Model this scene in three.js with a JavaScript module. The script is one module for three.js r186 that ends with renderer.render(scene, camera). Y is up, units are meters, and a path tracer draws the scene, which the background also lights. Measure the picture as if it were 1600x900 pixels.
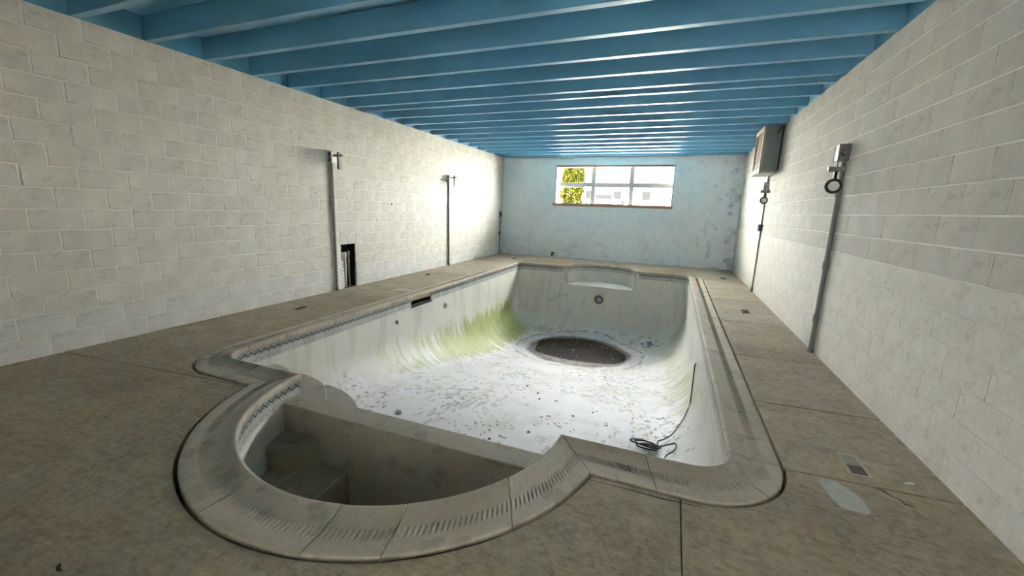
import * as THREE from 'three';
import { mergeGeometries } from 'three/addons/utils/BufferGeometryUtils.js';
import { RoundedBoxGeometry } from 'three/addons/geometries/RoundedBoxGeometry.js';

// ------------------------------------------------------------------ camera, sky, sun, exposure
const scene = new THREE.Scene();
const D2R = Math.PI / 180;
const camera = new THREE.PerspectiveCamera(70.04, 1600 / 900, 0.05, 400);
camera.position.set(0, 1.577, 0);
camera.rotation.order = 'YXZ';
camera.rotation.set(-10.98 * D2R, 20.946 * D2R, 1.945 * D2R);
scene.background = new THREE.Color(0.97, 0.98, 0.975);
scene.backgroundIntensity = 30;
const sun = new THREE.DirectionalLight(new THREE.Color(1.0, 0.90, 0.74), 70);
sun.position.set(-14, 34, 16);
sun.target.position.set(-2, 0, -30);
sun.castShadow = true;
Object.assign(sun.shadow.camera, { left: -45, right: 45, top: 45, bottom: -45, near: 1, far: 140 });
sun.shadow.mapSize.set(2048, 2048);
scene.add(sun, sun.target);
const renderer = new THREE.WebGLRenderer({ antialias: true });
renderer.toneMapping = THREE.LinearToneMapping;
renderer.toneMappingExposure = 4.7;
renderer.shadowMap.enabled = true;

// ------------------------------------------------------------------ helpers
function rng(seed) { let a = seed >>> 0; return () => { a |= 0; a = a + 0x6D2B79F5 | 0; let t = Math.imul(a ^ a >>> 15, 1 | a); t = t + Math.imul(t ^ t >>> 7, 61 | t) ^ t; return ((t ^ t >>> 14) >>> 0) / 4294967296; }; }
const rand = rng(20240611);
const mix = (a, b, t) => a + (b - a) * t;
const clamp = (v, a = 0, b = 1) => Math.min(b, Math.max(a, v));
const sstep = (a, b, v) => { const t = clamp((v - a) / (b - a)); return t * t * (3 - 2 * t); };
function hash3(x, y, z) { let h = Math.imul(x, 374761393) ^ Math.imul(y, 668265263) ^ Math.imul(z, 1274126177); h = Math.imul(h ^ h >>> 13, 1274126177); return ((h ^ h >>> 16) >>> 0) / 4294967296; }
function noise3(x, y, z) {
  const xi = Math.floor(x), yi = Math.floor(y), zi = Math.floor(z);
  let u = x - xi, v = y - yi, w = z - zi; u = u * u * (3 - 2 * u); v = v * v * (3 - 2 * v); w = w * w * (3 - 2 * w);
  const a0 = hash3(xi, yi, zi), a1 = hash3(xi + 1, yi, zi), b0 = hash3(xi, yi + 1, zi), b1 = hash3(xi + 1, yi + 1, zi), c0 = hash3(xi, yi, zi + 1), c1 = hash3(xi + 1, yi, zi + 1), d0 = hash3(xi, yi + 1, zi + 1), d1 = hash3(xi + 1, yi + 1, zi + 1);
  const a = a0 + (a1 - a0) * u, b = b0 + (b1 - b0) * u, c = c0 + (c1 - c0) * u, d = d0 + (d1 - d0) * u, e = a + (b - a) * v, f = c + (d - c) * v;
  return e + (f - e) * w;
}
function fbm3(x, y, z, o = 4) { let s = 0, a = 0.5, n = 0; for (let i = 0; i < o; i++) { s += a * noise3(x, y, z); n += a; a *= 0.5; x = x * 2.03 + 7; y = y * 2.03 + 3; z = z * 2.03 + 11; } return s / n; }
function pnoise(x, y, per, s, perY = per) { // periodic 2d value noise
  const xi = Math.floor(x), yi = Math.floor(y); let u = x - xi, v = y - yi; u = u * u * (3 - 2 * u); v = v * v * (3 - 2 * v);
  const x0 = ((xi % per) + per) % per, x1 = (x0 + 1) % per, y0 = ((yi % perY) + perY) % perY, y1 = (y0 + 1) % perY;
  const a = hash3(x0, y0, s), b = hash3(x1, y0, s), c = hash3(x0, y1, s), d = hash3(x1, y1, s), e = a + (b - a) * u, f = c + (d - c) * u;
  return e + (f - e) * v;
}
function pfbm(u, v, base, oct, s) { let t = 0, a = 0.5, n = 0, p = base; for (let i = 0; i < oct; i++) { t += a * pnoise(u * p, v * p, p, s + i * 17); n += a; a *= 0.55; p *= 2; } return t / n; }
const toS = (c) => { c = clamp(c); return 255 * (c <= 0.0031308 ? c * 12.92 : 1.055 * Math.pow(c, 1 / 2.4) - 0.055); };
function dataTex(w, h, f, srgb = true, wrap = true) { // f(u,v) -> [r,g,b] linear 0..1 or a number
  const d = new Uint8Array(w * h * 4);
  for (let j = 0; j < h; j++) for (let i = 0; i < w; i++) {
    const c = f((i + 0.5) / w, (j + 0.5) / h, i, j), k = 4 * (j * w + i);
    if (typeof c === 'number') { d[k] = d[k + 1] = d[k + 2] = 255 * clamp(c); } else { d[k] = srgb ? toS(c[0]) : 255 * c[0]; d[k + 1] = srgb ? toS(c[1]) : 255 * c[1]; d[k + 2] = srgb ? toS(c[2]) : 255 * c[2]; }
    d[k + 3] = 255;
  }
  const t = new THREE.DataTexture(d, w, h, THREE.RGBAFormat);
  t.magFilter = THREE.LinearFilter; t.minFilter = THREE.LinearMipmapLinearFilter; t.generateMipmaps = true;
  if (wrap) t.wrapS = t.wrapT = THREE.RepeatWrapping;
  if (srgb) t.colorSpace = THREE.SRGBColorSpace;
  t.needsUpdate = true; return t;
}
const lin = (r, g, b) => new THREE.Color().setRGB(r, g, b);
const mat = (c, rough = 0.8, extra = {}) => new THREE.MeshStandardMaterial({ color: Array.isArray(c) ? lin(...c) : c, roughness: rough, ...extra });
function mesh(name, geo, m, parent, pos) { const o = new THREE.Mesh(geo, m); o.name = name; o.castShadow = o.receiveShadow = true; if (pos) o.position.set(...pos); (parent || scene).add(o); return o; }
const used = {};
function numbered(n) { used[n] = (used[n] || 0) + 1; return used[n] === 1 ? n : `${n}_${String(used[n] - 1).padStart(3, '0')}`; }
function group(name, pos = [0, 0, 0]) { const g = new THREE.Group(); g.name = numbered(name); g.position.set(...pos); scene.add(g); return g; }
function tag(o, label, category, grp) { Object.assign(o.userData, { label, category }); if (grp) o.userData.group = grp; return o; }
function struct(o, label) { o.userData.kind = 'structure'; if (label) o.userData.label = label; return o; }
const bx = (x0, x1, y0, y1, z0, z1) => new THREE.BoxGeometry(Math.abs(x1 - x0), Math.abs(y1 - y0), Math.abs(z1 - z0)).translate((x0 + x1) / 2, (y0 + y1) / 2, (z0 + z1) / 2);
const rbx = (x0, x1, y0, y1, z0, z1, r = 0.006) => new RoundedBoxGeometry(Math.abs(x1 - x0), Math.abs(y1 - y0), Math.abs(z1 - z0), 2, r).translate((x0 + x1) / 2, (y0 + y1) / 2, (z0 + z1) / 2);
function metreUV(geo, s = 1) { // box-projected uv in metres
  const g = geo.index ? geo.toNonIndexed() : geo, p = g.attributes.position, n = g.attributes.normal, uv = new Float32Array(p.count * 2);
  for (let i = 0; i < p.count; i++) {
    const ax = Math.abs(n.getX(i)), ay = Math.abs(n.getY(i)), az = Math.abs(n.getZ(i));
    const [a, b] = ay >= ax && ay >= az ? [p.getX(i), p.getZ(i)] : ax >= az ? [p.getZ(i), p.getY(i)] : [p.getX(i), p.getY(i)];
    uv[2 * i] = a * s; uv[2 * i + 1] = b * s;
  }
  g.setAttribute('uv', new THREE.BufferAttribute(uv, 2)); return g;
}
function tube(pts, r, seg = 8, n = 0, closed = false) { const c = new THREE.CatmullRomCurve3(pts.map((p) => new THREE.Vector3(...p)), closed, 'catmullrom', 0.5); return new THREE.TubeGeometry(c, n || pts.length * 8, r, seg, closed); }
function gridGeo(rows, cols, P, UV, skip) { // rows x cols points
  const pos = [], uv = [], idx = [];
  for (let j = 0; j < rows; j++) for (let i = 0; i < cols; i++) { pos.push(...P(i, j)); uv.push(...UV(i, j)); }
  for (let j = 0; j < rows - 1; j++) for (let i = 0; i < cols - 1; i++) { if (skip && skip(i, j)) continue; const a = j * cols + i, b = a + 1, c = a + cols, d = c + 1; idx.push(a, c, b, b, c, d); }
  const g = new THREE.BufferGeometry(); g.setAttribute('position', new THREE.Float32BufferAttribute(pos, 3)); g.setAttribute('uv', new THREE.Float32BufferAttribute(uv, 2)); g.setIndex(idx); g.computeVertexNormals(); return g;
}
function prism(pts, y0, y1, bevel = 0) { // polygon [x,z] from y0 to y1
  const s = new THREE.Shape(pts.map(([x, z]) => new THREE.Vector2(x, -z)));
  const g = new THREE.ExtrudeGeometry(s, { depth: y1 - y0 - 2 * bevel, bevelEnabled: bevel > 0, bevelThickness: bevel, bevelSize: bevel, bevelOffset: -bevel, bevelSegments: 2, curveSegments: 4 });
  g.rotateX(-Math.PI / 2); g.translate(0, y0 + bevel, 0); return g;
}

// ------------------------------------------------------------------ room dimensions
const XL = -5.612, XR = 1.706, ZB = -13.49, ZR = 2.4, HW = 3.25, CH = 0.203125, BL = 0.406;
const WIN = { x0: -3.755, x1: -0.11, y0: 1.73, y1: 3.0 };

// ------------------------------------------------------------------ textures
const T = {};
T.deck = dataTex(1024, 1024, (u, v) => {
  const a = pfbm(u, v, 4, 6, 1), b = pfbm(u, v, 16, 5, 40), c = pfbm(u, v, 96, 3, 80), d = pfbm(u, v, 7, 4, 120);
  const br = pnoise(u * 14, v * 260, 14, 600, 260) + pnoise(u * 31, v * 420, 31, 601, 420) - 1;
  let k = 0.76 + 0.34 * (a - 0.5) + 0.24 * (b - 0.5) + 0.55 * (c - 0.5) + 0.10 * br;
  const red = sstep(0.5, 0.68, d) * 0.08, pale = sstep(0.62, 0.76, pfbm(u, v, 9, 5, 200)) * 0.12, dk = sstep(0.66, 0.8, c) * 0.28;
  k = k * (1 - dk) + pale; return [k * (1 + red * 0.6), k * (1 - red * 0.1), k * (1 - red * 0.6)];
});
T.deckBump = dataTex(1024, 1024, (u, v) => 0.5 * pfbm(u, v, 24, 5, 40) + 0.5 * pfbm(u, v, 128, 3, 80), false);
T.cast = dataTex(512, 512, (u, v) => { const a = pfbm(u, v, 4, 5, 701), c = pfbm(u, v, 90, 3, 730), d = pfbm(u, v, 9, 4, 760); const k = 0.86 + 0.22 * (a - 0.5) + 0.2 * (c - 0.5) - 0.16 * sstep(0.6, 0.75, d); return [k, k * (1 - 0.02 * (d - 0.4)), k * (1 - 0.06 * (d - 0.4))]; });
T.block = dataTex(512, 512, (u, v) => { const a = pfbm(u, v, 5, 5, 301), b = pfbm(u, v, 64, 3, 330), d = pfbm(u, v, 12, 4, 377); const k = 0.9 + 0.22 * (a - 0.5) + 0.14 * (b - 0.5) - 0.12 * sstep(0.66, 0.8, d); return [k, k * (1 - 0.03 * (d - 0.5)), k * (1 - 0.08 * (d - 0.5))]; });
T.blockBump = dataTex(512, 512, (u, v) => 0.45 * pfbm(u, v, 20, 4, 330) + 0.55 * pfbm(u, v, 80, 3, 351), false);
T.backwall = dataTex(1024, 512, (u, v) => { // painted wall with blotches of grime
  const x = u * 7.3, y = v * 3.25, a = fbm3(x * 0.7, y * 0.7, 3, 4), s = fbm3(x * 6.5, y * 7.5, 9, 5), t = fbm3(x * 9, y * 7, 21, 3);
  const grime = sstep(0.6, 0.74, s) * (0.25 + 0.5 * t) * (0.35 + 1.0 * sstep(5.8, 7.2, x) + 0.4 * sstep(0.9, 0.2, y));
  const corner = sstep(6.9, 7.3, x + 0.5 * (s - 0.5)) * sstep(0.4, 0.62, s) * 0.5;
  const k = (0.93 + 0.16 * (a - 0.5) + 0.1 * (t - 0.5)) * (1 - 0.36 * clamp(grime + corner)); return [k, k, k * 0.99];
}, true, false);
T.paint = dataTex(512, 512, (u, v) => { const a = pfbm(u, v, 6, 5, 501), b = pfbm(u, v, 40, 3, 530); const peel = sstep(0.69, 0.73, pfbm(u, v, 10, 4, 560)); const k = 0.92 + 0.2 * (a - 0.5) + 0.08 * (b - 0.5); return [mix(k, 1.9, peel * 0.35), mix(k, 1.2, peel * 0.25), k]; });
T.paintBump = dataTex(512, 512, (u, v) => 0.6 * pfbm(u, v, 12, 4, 530) + 0.4 * pfbm(u, v, 60, 3, 540), false);
{ const c = document.createElement('canvas'); c.width = c.height = 256; const g = c.getContext('2d'); // printed waterline tile: zigzag border over a pale flowered field
  g.fillStyle = '#c2c2bb'; g.fillRect(0, 0, 256, 256);
  g.fillStyle = '#a3a7a4'; g.fillRect(0, 18, 256, 96);
  g.strokeStyle = '#2b3134'; g.lineWidth = 20; g.lineJoin = 'miter'; g.beginPath(); g.moveTo(-10, 108); for (let i = 0; i <= 2; i++) { g.lineTo(i * 128 + 64, 34); g.lineTo(i * 128 + 128, 100); } g.stroke();
  g.fillStyle = '#5a6164'; for (let i = 0; i < 2; i++) { g.beginPath(); g.arc(i * 128 + 64, 84, 13, 0, 7); g.fill(); g.beginPath(); g.arc(i * 128, 44, 12, 0, 7); g.fill(); g.beginPath(); g.arc(i * 128 + 128, 44, 12, 0, 7); g.fill(); }
  g.strokeStyle = '#979a98'; g.lineWidth = 12; g.beginPath(); g.moveTo(-10, 222); for (let i = 0; i <= 2; i++) { g.lineTo(i * 128 + 64, 180); g.lineTo(i * 128 + 128, 222); } g.stroke();
  g.fillStyle = '#a7a5a8'; for (let i = 0; i < 4; i++) { g.beginPath(); g.arc(i * 64 + 32, 142, 14, 0, 7); g.fill(); }
  T.tile = new THREE.CanvasTexture(c); T.tile.colorSpace = THREE.SRGBColorSpace; }

const rep = (t, x, y = x) => { const c = t.clone(); c.repeat.set(x, y); c.needsUpdate = true; return c; };
const deckMap = rep(T.deck, 1 / 3), deckBump = rep(T.deckBump, 1 / 3), copMap = rep(T.cast, 1 / 1.3), copBump = rep(T.deckBump, 1 / 1.7);
const blkMap = rep(T.block, 1 / 0.9), blkBump = rep(T.blockBump, 1 / 0.9), pntMap = rep(T.paint, 1 / 1.3), pntBump = rep(T.paintBump, 1 / 1.3);

// ------------------------------------------------------------------ materials
const M = {
  deck: [[0.41, 0.345, 0.238], [0.43, 0.365, 0.26], [0.39, 0.325, 0.22], [0.47, 0.405, 0.31]].map((c) => mat(c, 0.93, { map: deckMap, bumpMap: deckBump, bumpScale: 0.009 })),
  coping: [[0.52, 0.455, 0.355], [0.54, 0.475, 0.375], [0.50, 0.435, 0.335]].map((c) => mat(c, 0.85, { map: copMap, bumpMap: copBump, bumpScale: 0.002 })),
  earth: mat([0.035, 0.03, 0.024], 1),
  crack: mat([0.03, 0.026, 0.02], 1),
  left: [[0.72, 0.685, 0.595], [0.71, 0.675, 0.585], [0.735, 0.70, 0.61]],
  leftLow: [[0.72, 0.705, 0.645], [0.705, 0.695, 0.635]],
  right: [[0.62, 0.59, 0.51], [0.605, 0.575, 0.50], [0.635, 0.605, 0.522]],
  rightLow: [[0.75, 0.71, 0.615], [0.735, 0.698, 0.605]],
};
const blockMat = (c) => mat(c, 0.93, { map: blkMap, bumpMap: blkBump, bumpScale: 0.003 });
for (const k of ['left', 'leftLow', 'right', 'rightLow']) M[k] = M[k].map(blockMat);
M.mortar = mat([0.77, 0.735, 0.65], 0.93, { bumpMap: blkBump, bumpScale: 0.003 });
M.blue = new THREE.MeshPhysicalMaterial({ color: lin(0.14, 0.40, 0.58), roughness: 0.42, map: pntMap, bumpMap: pntBump, bumpScale: 0.0012, clearcoat: 1.0, clearcoatRoughness: 0.38 });
M.backwall = mat([0.915, 0.915, 0.895], 0.9, { map: T.backwall, bumpMap: rep(T.blockBump, 7, 3), bumpScale: 0.003 });
M.rear = mat([0.82, 0.80, 0.76], 0.8);
M.galv = mat([0.24, 0.238, 0.23], 0.6, { metalness: 0.2 });
M.dullmetal = mat([0.22, 0.205, 0.19], 0.55, { metalness: 0.6 });
M.black = mat([0.012, 0.012, 0.013], 0.5);
M.void = mat([0.02, 0.017, 0.014], 1);

// ------------------------------------------------------------------ pool outlines (plan curves at an offset d outward from the coping lip)
const PX = -1.80, PA = 2.29, ZN = -2.60, ZF = -11.35, RC = 0.25, SX = -1.80, SZ = -2.62, SR = 1.205, AX = -1.78, AW = 0.87, AF = 0.13, AD = 0.72;
function outline(d, step = 0.03) { // list of {x,z,seg}; same count for every d
  const out = [], add = (x, z, seg) => out.push({ x, z, seg });
  const zn = ZN + d, zf = ZF - d, xr = PX + PA + d, xl = PX - PA - d, rc = RC + d;
  const jx = (r) => Math.sqrt(r * r - (zn - SZ) * (zn - SZ)), jr = jx(SR + d);
  const line = (x0, z0, x1, z1, n, seg) => { for (let i = 0; i < n; i++) add(mix(x0, x1, i / n), mix(z0, z1, i / n), seg); };
  const arc = (cx, cz, r, a0, a1, n, seg) => { for (let i = 0; i < n; i++) { const a = mix(a0, a1, i / n); add(cx + r * Math.cos(a), cz + r * Math.sin(a), seg); } };
  const N = (l) => Math.max(2, Math.round(l / step));
  line(SX + jr, zn, xr - rc, zn, N(1.0), 'nearR');
  arc(xr - rc, zn - rc, rc, Math.PI / 2, 0, N(0.6), 'cornNR');
  line(xr, zn - rc, xr, zf + rc, N(8.25), 'right');
  arc(xr - rc, zf + rc, rc, 0, -Math.PI / 2, N(0.6), 'cornFR');
  const aw = AW + d, ad = AD + d, over = Math.max(0, d - AF), ax = over > 0 ? aw * Math.sqrt(1 - (over / ad) ** 2) : AW + AF;
  line(xr - rc, zf, AX + ax, zf, N(1.0), 'farR');
  const fr = Math.max(0, AF - d), ez = ZF - AF, a0 = over > 0 ? Math.asin(over / ad) : 0;
  const fil = (s, rev, seg) => { const n = N(0.2); for (let i = 0; i < n; i++) { const t = (rev ? 1 - i / n : i / n) * Math.PI / 2; if (fr > 0) add(AX + s * (AW + AF - fr * Math.sin(t)), ez + fr * Math.cos(t), seg); else add(AX + s * ax, zf, seg); } };
  fil(1, false, 'filR');
  { const n = N(2.4); for (let i = 0; i < n; i++) { const a = mix(a0, Math.PI - a0, i / n); add(AX + aw * Math.cos(a), ez - ad * Math.sin(a), 'alcove'); } }
  fil(-1, true, 'filL');
  line(AX - ax, zf, xl + rc, zf, N(1.0), 'farL');
  arc(xl + rc, zf + rc, rc, -Math.PI / 2, -Math.PI, N(0.6), 'cornFL');
  line(xl, zf + rc, xl, zn - rc, N(8.25), 'left');
  arc(xl + rc, zn - rc, rc, Math.PI, Math.PI / 2, N(0.6), 'cornNL');
  line(xl + rc, zn, SX - jr, zn, N(1.0), 'nearL');
  { const a = Math.acos(clamp(jr / (SR + d), -1, 1)) * Math.sign(zn - SZ); arc(SX, SZ, SR + d, Math.PI - a, a, N(4.2), 'spa'); }
  return out;
}

// ------------------------------------------------------------------ floor: concrete deck slabs
const floor = struct(group('floor'), 'stained brown-grey concrete pool deck');
{
  const O = outline(0.325, 0.04), get = (segs) => O.filter((p) => segs.includes(p.seg)).map((p) => [p.x, p.z]);
  const xr = PX + PA + 0.325, xl = PX - PA - 0.325, rc = RC + 0.325, g = 0.007, zn = ZN + 0.325, jr = Math.sqrt((SR + 0.325) ** 2 - (zn - SZ) ** 2);
  const slabs = [];
  const zr = [-2.85, -3.9, -5.2, -6.9, -8.6, -9.85, -11.1];
  for (let i = 0; i < zr.length - 1; i++) { const k = 0.04; slabs.push([[xr, zr[i] - g], [XR + 0.05, zr[i] - g - k], [XR + 0.05, zr[i + 1] + g - k], [xr, zr[i + 1] + g]]); }
  const far = O.filter((p) => ['cornFR', 'farR', 'filR', 'alcove', 'filL', 'farL', 'cornFL'].includes(p.seg)).map((p) => [p.x, p.z]);
  const uniq = (a) => a.filter((p, i) => i === 0 || Math.hypot(p[0] - a[i - 1][0], p[1] - a[i - 1][1]) > 1e-4);
  slabs.push(uniq([[xr, -11.1 - g], ...far.filter((p) => p[1] < -11.115), [xl, -11.1 - g], [XL - 0.05, -11.1 - g], [XL - 0.05, ZB - 0.05], [XR + 0.05, ZB - 0.05], [XR + 0.05, -11.14 - g]]));
  const zl = [-11.1, -8.4, -5.33];
  for (let i = 0; i < zl.length - 1; i++) slabs.push([[xl, zl[i] + g], [XL - 0.05, zl[i] + g - 0.02], [XL - 0.05, zl[i + 1] - g - 0.02], [xl, zl[i + 1] - g]]);
  const corn = get(['cornNL', 'nearL']);
  slabs.push(uniq([[XL - 0.05, -5.33 + g - 0.02], [xl, -5.33 + g], ...corn, [SX - jr, zn - 0.004], [XL - 0.05, -2.05 - g]]));
  const spa = get(['spa']), nearR = get(['nearR']), xs = 0.19;
  slabs.push(uniq([[XL - 0.05, -2.05 + g], [SX - jr, zn + 0.006], ...spa.slice(1), ...nearR.filter((p) => p[0] < xs - 0.02), [xs - 0.003, zn], [xs - 0.001, ZR], [XL - 0.05, ZR]]));
  slabs.push(uniq([[xs + 0.003, zn], ...nearR.filter((p) => p[0] > xs + 0.02), ...get(['cornNR']), [xr, -2.85 + g], [XR + 0.05, -2.89 + g], [XR + 0.05, ZR], [xs + 0.001, ZR]]));
  slabs.forEach((s, i) => mesh('deck_slab', prism(s, -0.14, 0, 0.004), M.deck[[0, 1, 0, 3, 1, 3, 3, 3, 1, 0, 2, 2][i % 12]], floor));
  const sub = new THREE.Shape([[XL - 0.3, -ZR - 0.3], [XR + 0.3, -ZR - 0.3], [XR + 0.3, -ZB + 0.3], [XL - 0.3, -ZB + 0.3]].map((p) => new THREE.Vector2(...p)));
  sub.holes.push(new THREE.Path(outline(0.032, 0.06).map((p) => new THREE.Vector2(p.x, -p.z))));
  const sg = new THREE.ExtrudeGeometry(sub, { depth: 0.06, bevelEnabled: false }); sg.rotateX(-Math.PI / 2); sg.translate(0, -0.205, 0);
  mesh('subbase', sg, M.earth, floor);
  mesh('earth_fill', mergeGeometries([bx(XL - 0.3, XR + 0.3, -2.6, -2.4, ZB - 0.3, ZR + 0.3), bx(XL - 0.3, XL - 0.1, -2.5, -0.18, ZB - 0.3, ZR + 0.3), bx(XR + 0.1, XR + 0.3, -2.5, -0.18, ZB - 0.3, ZR + 0.3), bx(XL - 0.3, XR + 0.3, -2.5, -0.18, ZB - 0.3, ZB - 0.1), bx(XL - 0.3, XR + 0.3, -2.5, -0.18, ZR + 0.1, ZR + 0.3)]), M.earth, floor);
  // dirt-filled cracks lying in the surface
  const crack = (pts, w) => { const pos = [], idx = []; pts.forEach(([x, z], i) => { const q = pts[Math.min(i + 1, pts.length - 1)], r = pts[Math.max(i - 1, 0)], dx = q[0] - r[0], dz = q[1] - r[1], l = Math.hypot(dx, dz), k = w * (i === 0 || i === pts.length - 1 ? 0.25 : 0.6 + 0.8 * rand()); pos.push(x - dz / l * k, 0.0012, z + dx / l * k, x + dz / l * k, 0.0012, z - dx / l * k); if (i) idx.push(2 * i - 2, 2 * i - 1, 2 * i, 2 * i, 2 * i - 1, 2 * i + 1); }); const g = new THREE.BufferGeometry(); g.setAttribute('position', new THREE.Float32BufferAttribute(pos, 3)); g.setIndex(idx); g.computeVertexNormals(); mesh('crack', g, M.crack, floor); };
  crack([[1.27, -2.86], [1.32, -2.84], [1.345, -2.80], [1.375, -2.78], [1.385, -2.745], [1.43, -2.745]], 0.007);
  crack([[1.45, -2.83], [1.50, -2.815], [1.58, -2.80]], 0.004);
  crack([[-0.38, -2.23], [-0.1, -2.235], [0.1, -2.232], [0.33, -2.25]], 0.004);
  crack([[0.93, -4.0], [1.1, -4.03], [1.2, -4.0]], 0.004);
  crack([[-2.335, -0.725], [-2.32, -0.715], [-2.305, -0.708], [-2.29, -0.704], [-2.275, -0.706]], 0.006);
  const patch = new THREE.CatmullRomCurve3([[0.985, -2.81], [1.07, -2.835], [1.13, -2.77], [1.165, -2.69], [1.165, -2.575], [1.10, -2.555], [1.03, -2.57], [0.995, -2.68]].map(([x, z]) => new THREE.Vector3(x, 0, z)), true, 'catmullrom', 0.35).getPoints(48).slice(0, -1).map((p) => [p.x + 0.006 * (noise3(p.x * 40, 1, p.z * 40) - 0.5), p.z + 0.006 * (noise3(p.x * 40, 7, p.z * 40) - 0.5)]);
  const pp = mesh('paint_patch', prism(patch, 0.0005, 0.0016), mat([0.48, 0.485, 0.42], 0.85, { map: copMap }), floor); pp.userData.label = 'pale grey paint patch';
}

// ------------------------------------------------------------------ walls of painted concrete blocks
function blockGeo(depth, bev, gap, seed, gapX = gap) { // unit block, front face at z=0, size BL x CH, edges bevelled back by depth
  const r = rng(seed), w = BL / 2 - gapX / 2, h = CH / 2 - gap / 2, o = [r() * 3, r() * 3], j = () => (r() - 0.5) * 0.003;
  const f = [[-w + bev + j(), -h + bev + j(), 0], [w - bev + j(), -h + bev + j(), 0], [w - bev + j(), h - bev + j(), 0], [-w + bev + j(), h - bev + j(), 0]];
  const m = f.map(([x, y]) => [x + Math.sign(x) * bev * 0.55, y + Math.sign(y) * bev * 0.55, -depth * 0.25]);
  const b = [[-w, -h, -depth], [w, -h, -depth], [w, h, -depth], [-w, h, -depth]];
  const pos = [...f, ...m, ...b], idx = [0, 1, 2, 0, 2, 3];
  for (let L = 0; L < 2; L++) for (let i = 0; i < 4; i++) { const a = L * 4 + i, c = L * 4 + (i + 1) % 4, d = a + 4, e = c + 4; idx.push(a, d, e, a, e, c); }
  const g = new THREE.BufferGeometry(); g.setAttribute('position', new THREE.Float32BufferAttribute(pos.flat(), 3)); g.setAttribute('uv', new THREE.Float32BufferAttribute(pos.flatMap((p) => [p[0] + o[0], p[1] + o[1]]), 2)); g.setIndex(idx); g.computeVertexNormals();
  return g;
}
const deepBlocks = [1, 2, 3, 4, 5, 6, 7, 8].map((s) => blockGeo(0.0075, 0.008, 0.009, s)), rightBlocks = [31, 32, 33, 34, 35, 36].map((s) => blockGeo(0.006, 0.006, 0.01, s, 0.003)), shallowBlocks = [11, 12, 13, 14, 15, 16].map((s) => blockGeo(0.0022, 0.004, 0.002, s, 0.004));
function cut(r, hole) { // rectangle minus rectangle, [u0,u1,v0,v1]
  if (hole[0] >= r[1] || hole[1] <= r[0] || hole[2] >= r[3] || hole[3] <= r[2]) return [r];
  const out = [], a = Math.max(r[0], hole[0]), b = Math.min(r[1], hole[1]);
  if (r[0] < hole[0]) out.push([r[0], hole[0], r[2], r[3]]);
  if (r[1] > hole[1]) out.push([hole[1], r[1], r[2], r[3]]);
  if (r[2] < hole[2]) out.push([a, b, r[2], hole[2]]);
  if (r[3] > hole[3]) out.push([a, b, hole[3], r[3]]);
  return out.filter((q) => q[1] - q[0] > 0.03 && q[3] - q[2] > 0.03);
}
function blockWall(parent, u0, u1, first, holes, pick, camU, inView, most) {
  const all = [];
  for (let c = 0; c < 16; c++) {
    let s = first + (c % 2 ? BL / 2 : 0); while (s > u0) s -= BL; while (s + BL < u0) s += BL;
    for (; s < u1; s += BL) { let rs = [[Math.max(s, u0), Math.min(s + BL, u1), c * CH, (c + 1) * CH]]; if (rs[0][1] - rs[0][0] < 0.03) continue; for (const h of holes) rs = rs.flatMap((r) => cut(r, h)); for (const r of rs) all.push({ r, c, d: Math.hypot((r[0] + r[1]) / 2 - camU, (r[2] + r[3]) / 2 - 1.5), v: inView((r[0] + r[1]) / 2) }); }
  }
  all.sort((a, b) => (b.v - a.v) || (a.d - b.d));
  const rest = new Map(), blocks = [];
  all.forEach((b, i) => {
    const [geos, m] = pick(b.c, (b.r[0] + b.r[1]) / 2), geo = geos[Math.floor(rand() * geos.length)], s = [(b.r[1] - b.r[0]) / BL, (b.r[3] - b.r[2]) / CH, 1], p = [(b.r[0] + b.r[1]) / 2, (b.r[2] + b.r[3]) / 2, (rand() - 0.5) * 0.0016];
    if (i < most) { const o = mesh('block', geo, m, parent, p); o.scale.set(...s); blocks.push(o); } else { if (!rest.has(m)) rest.set(m, []); rest.get(m).push(geo.clone().scale(...s).translate(...p)); }
  });
  for (const [m, gs] of rest) { const o = mesh('far_blocks', mergeGeometries(gs), m, parent); o.userData.kind = 'stuff'; }
}
const pickOf = (a) => a[Math.floor(rand() * a.length)];
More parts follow.
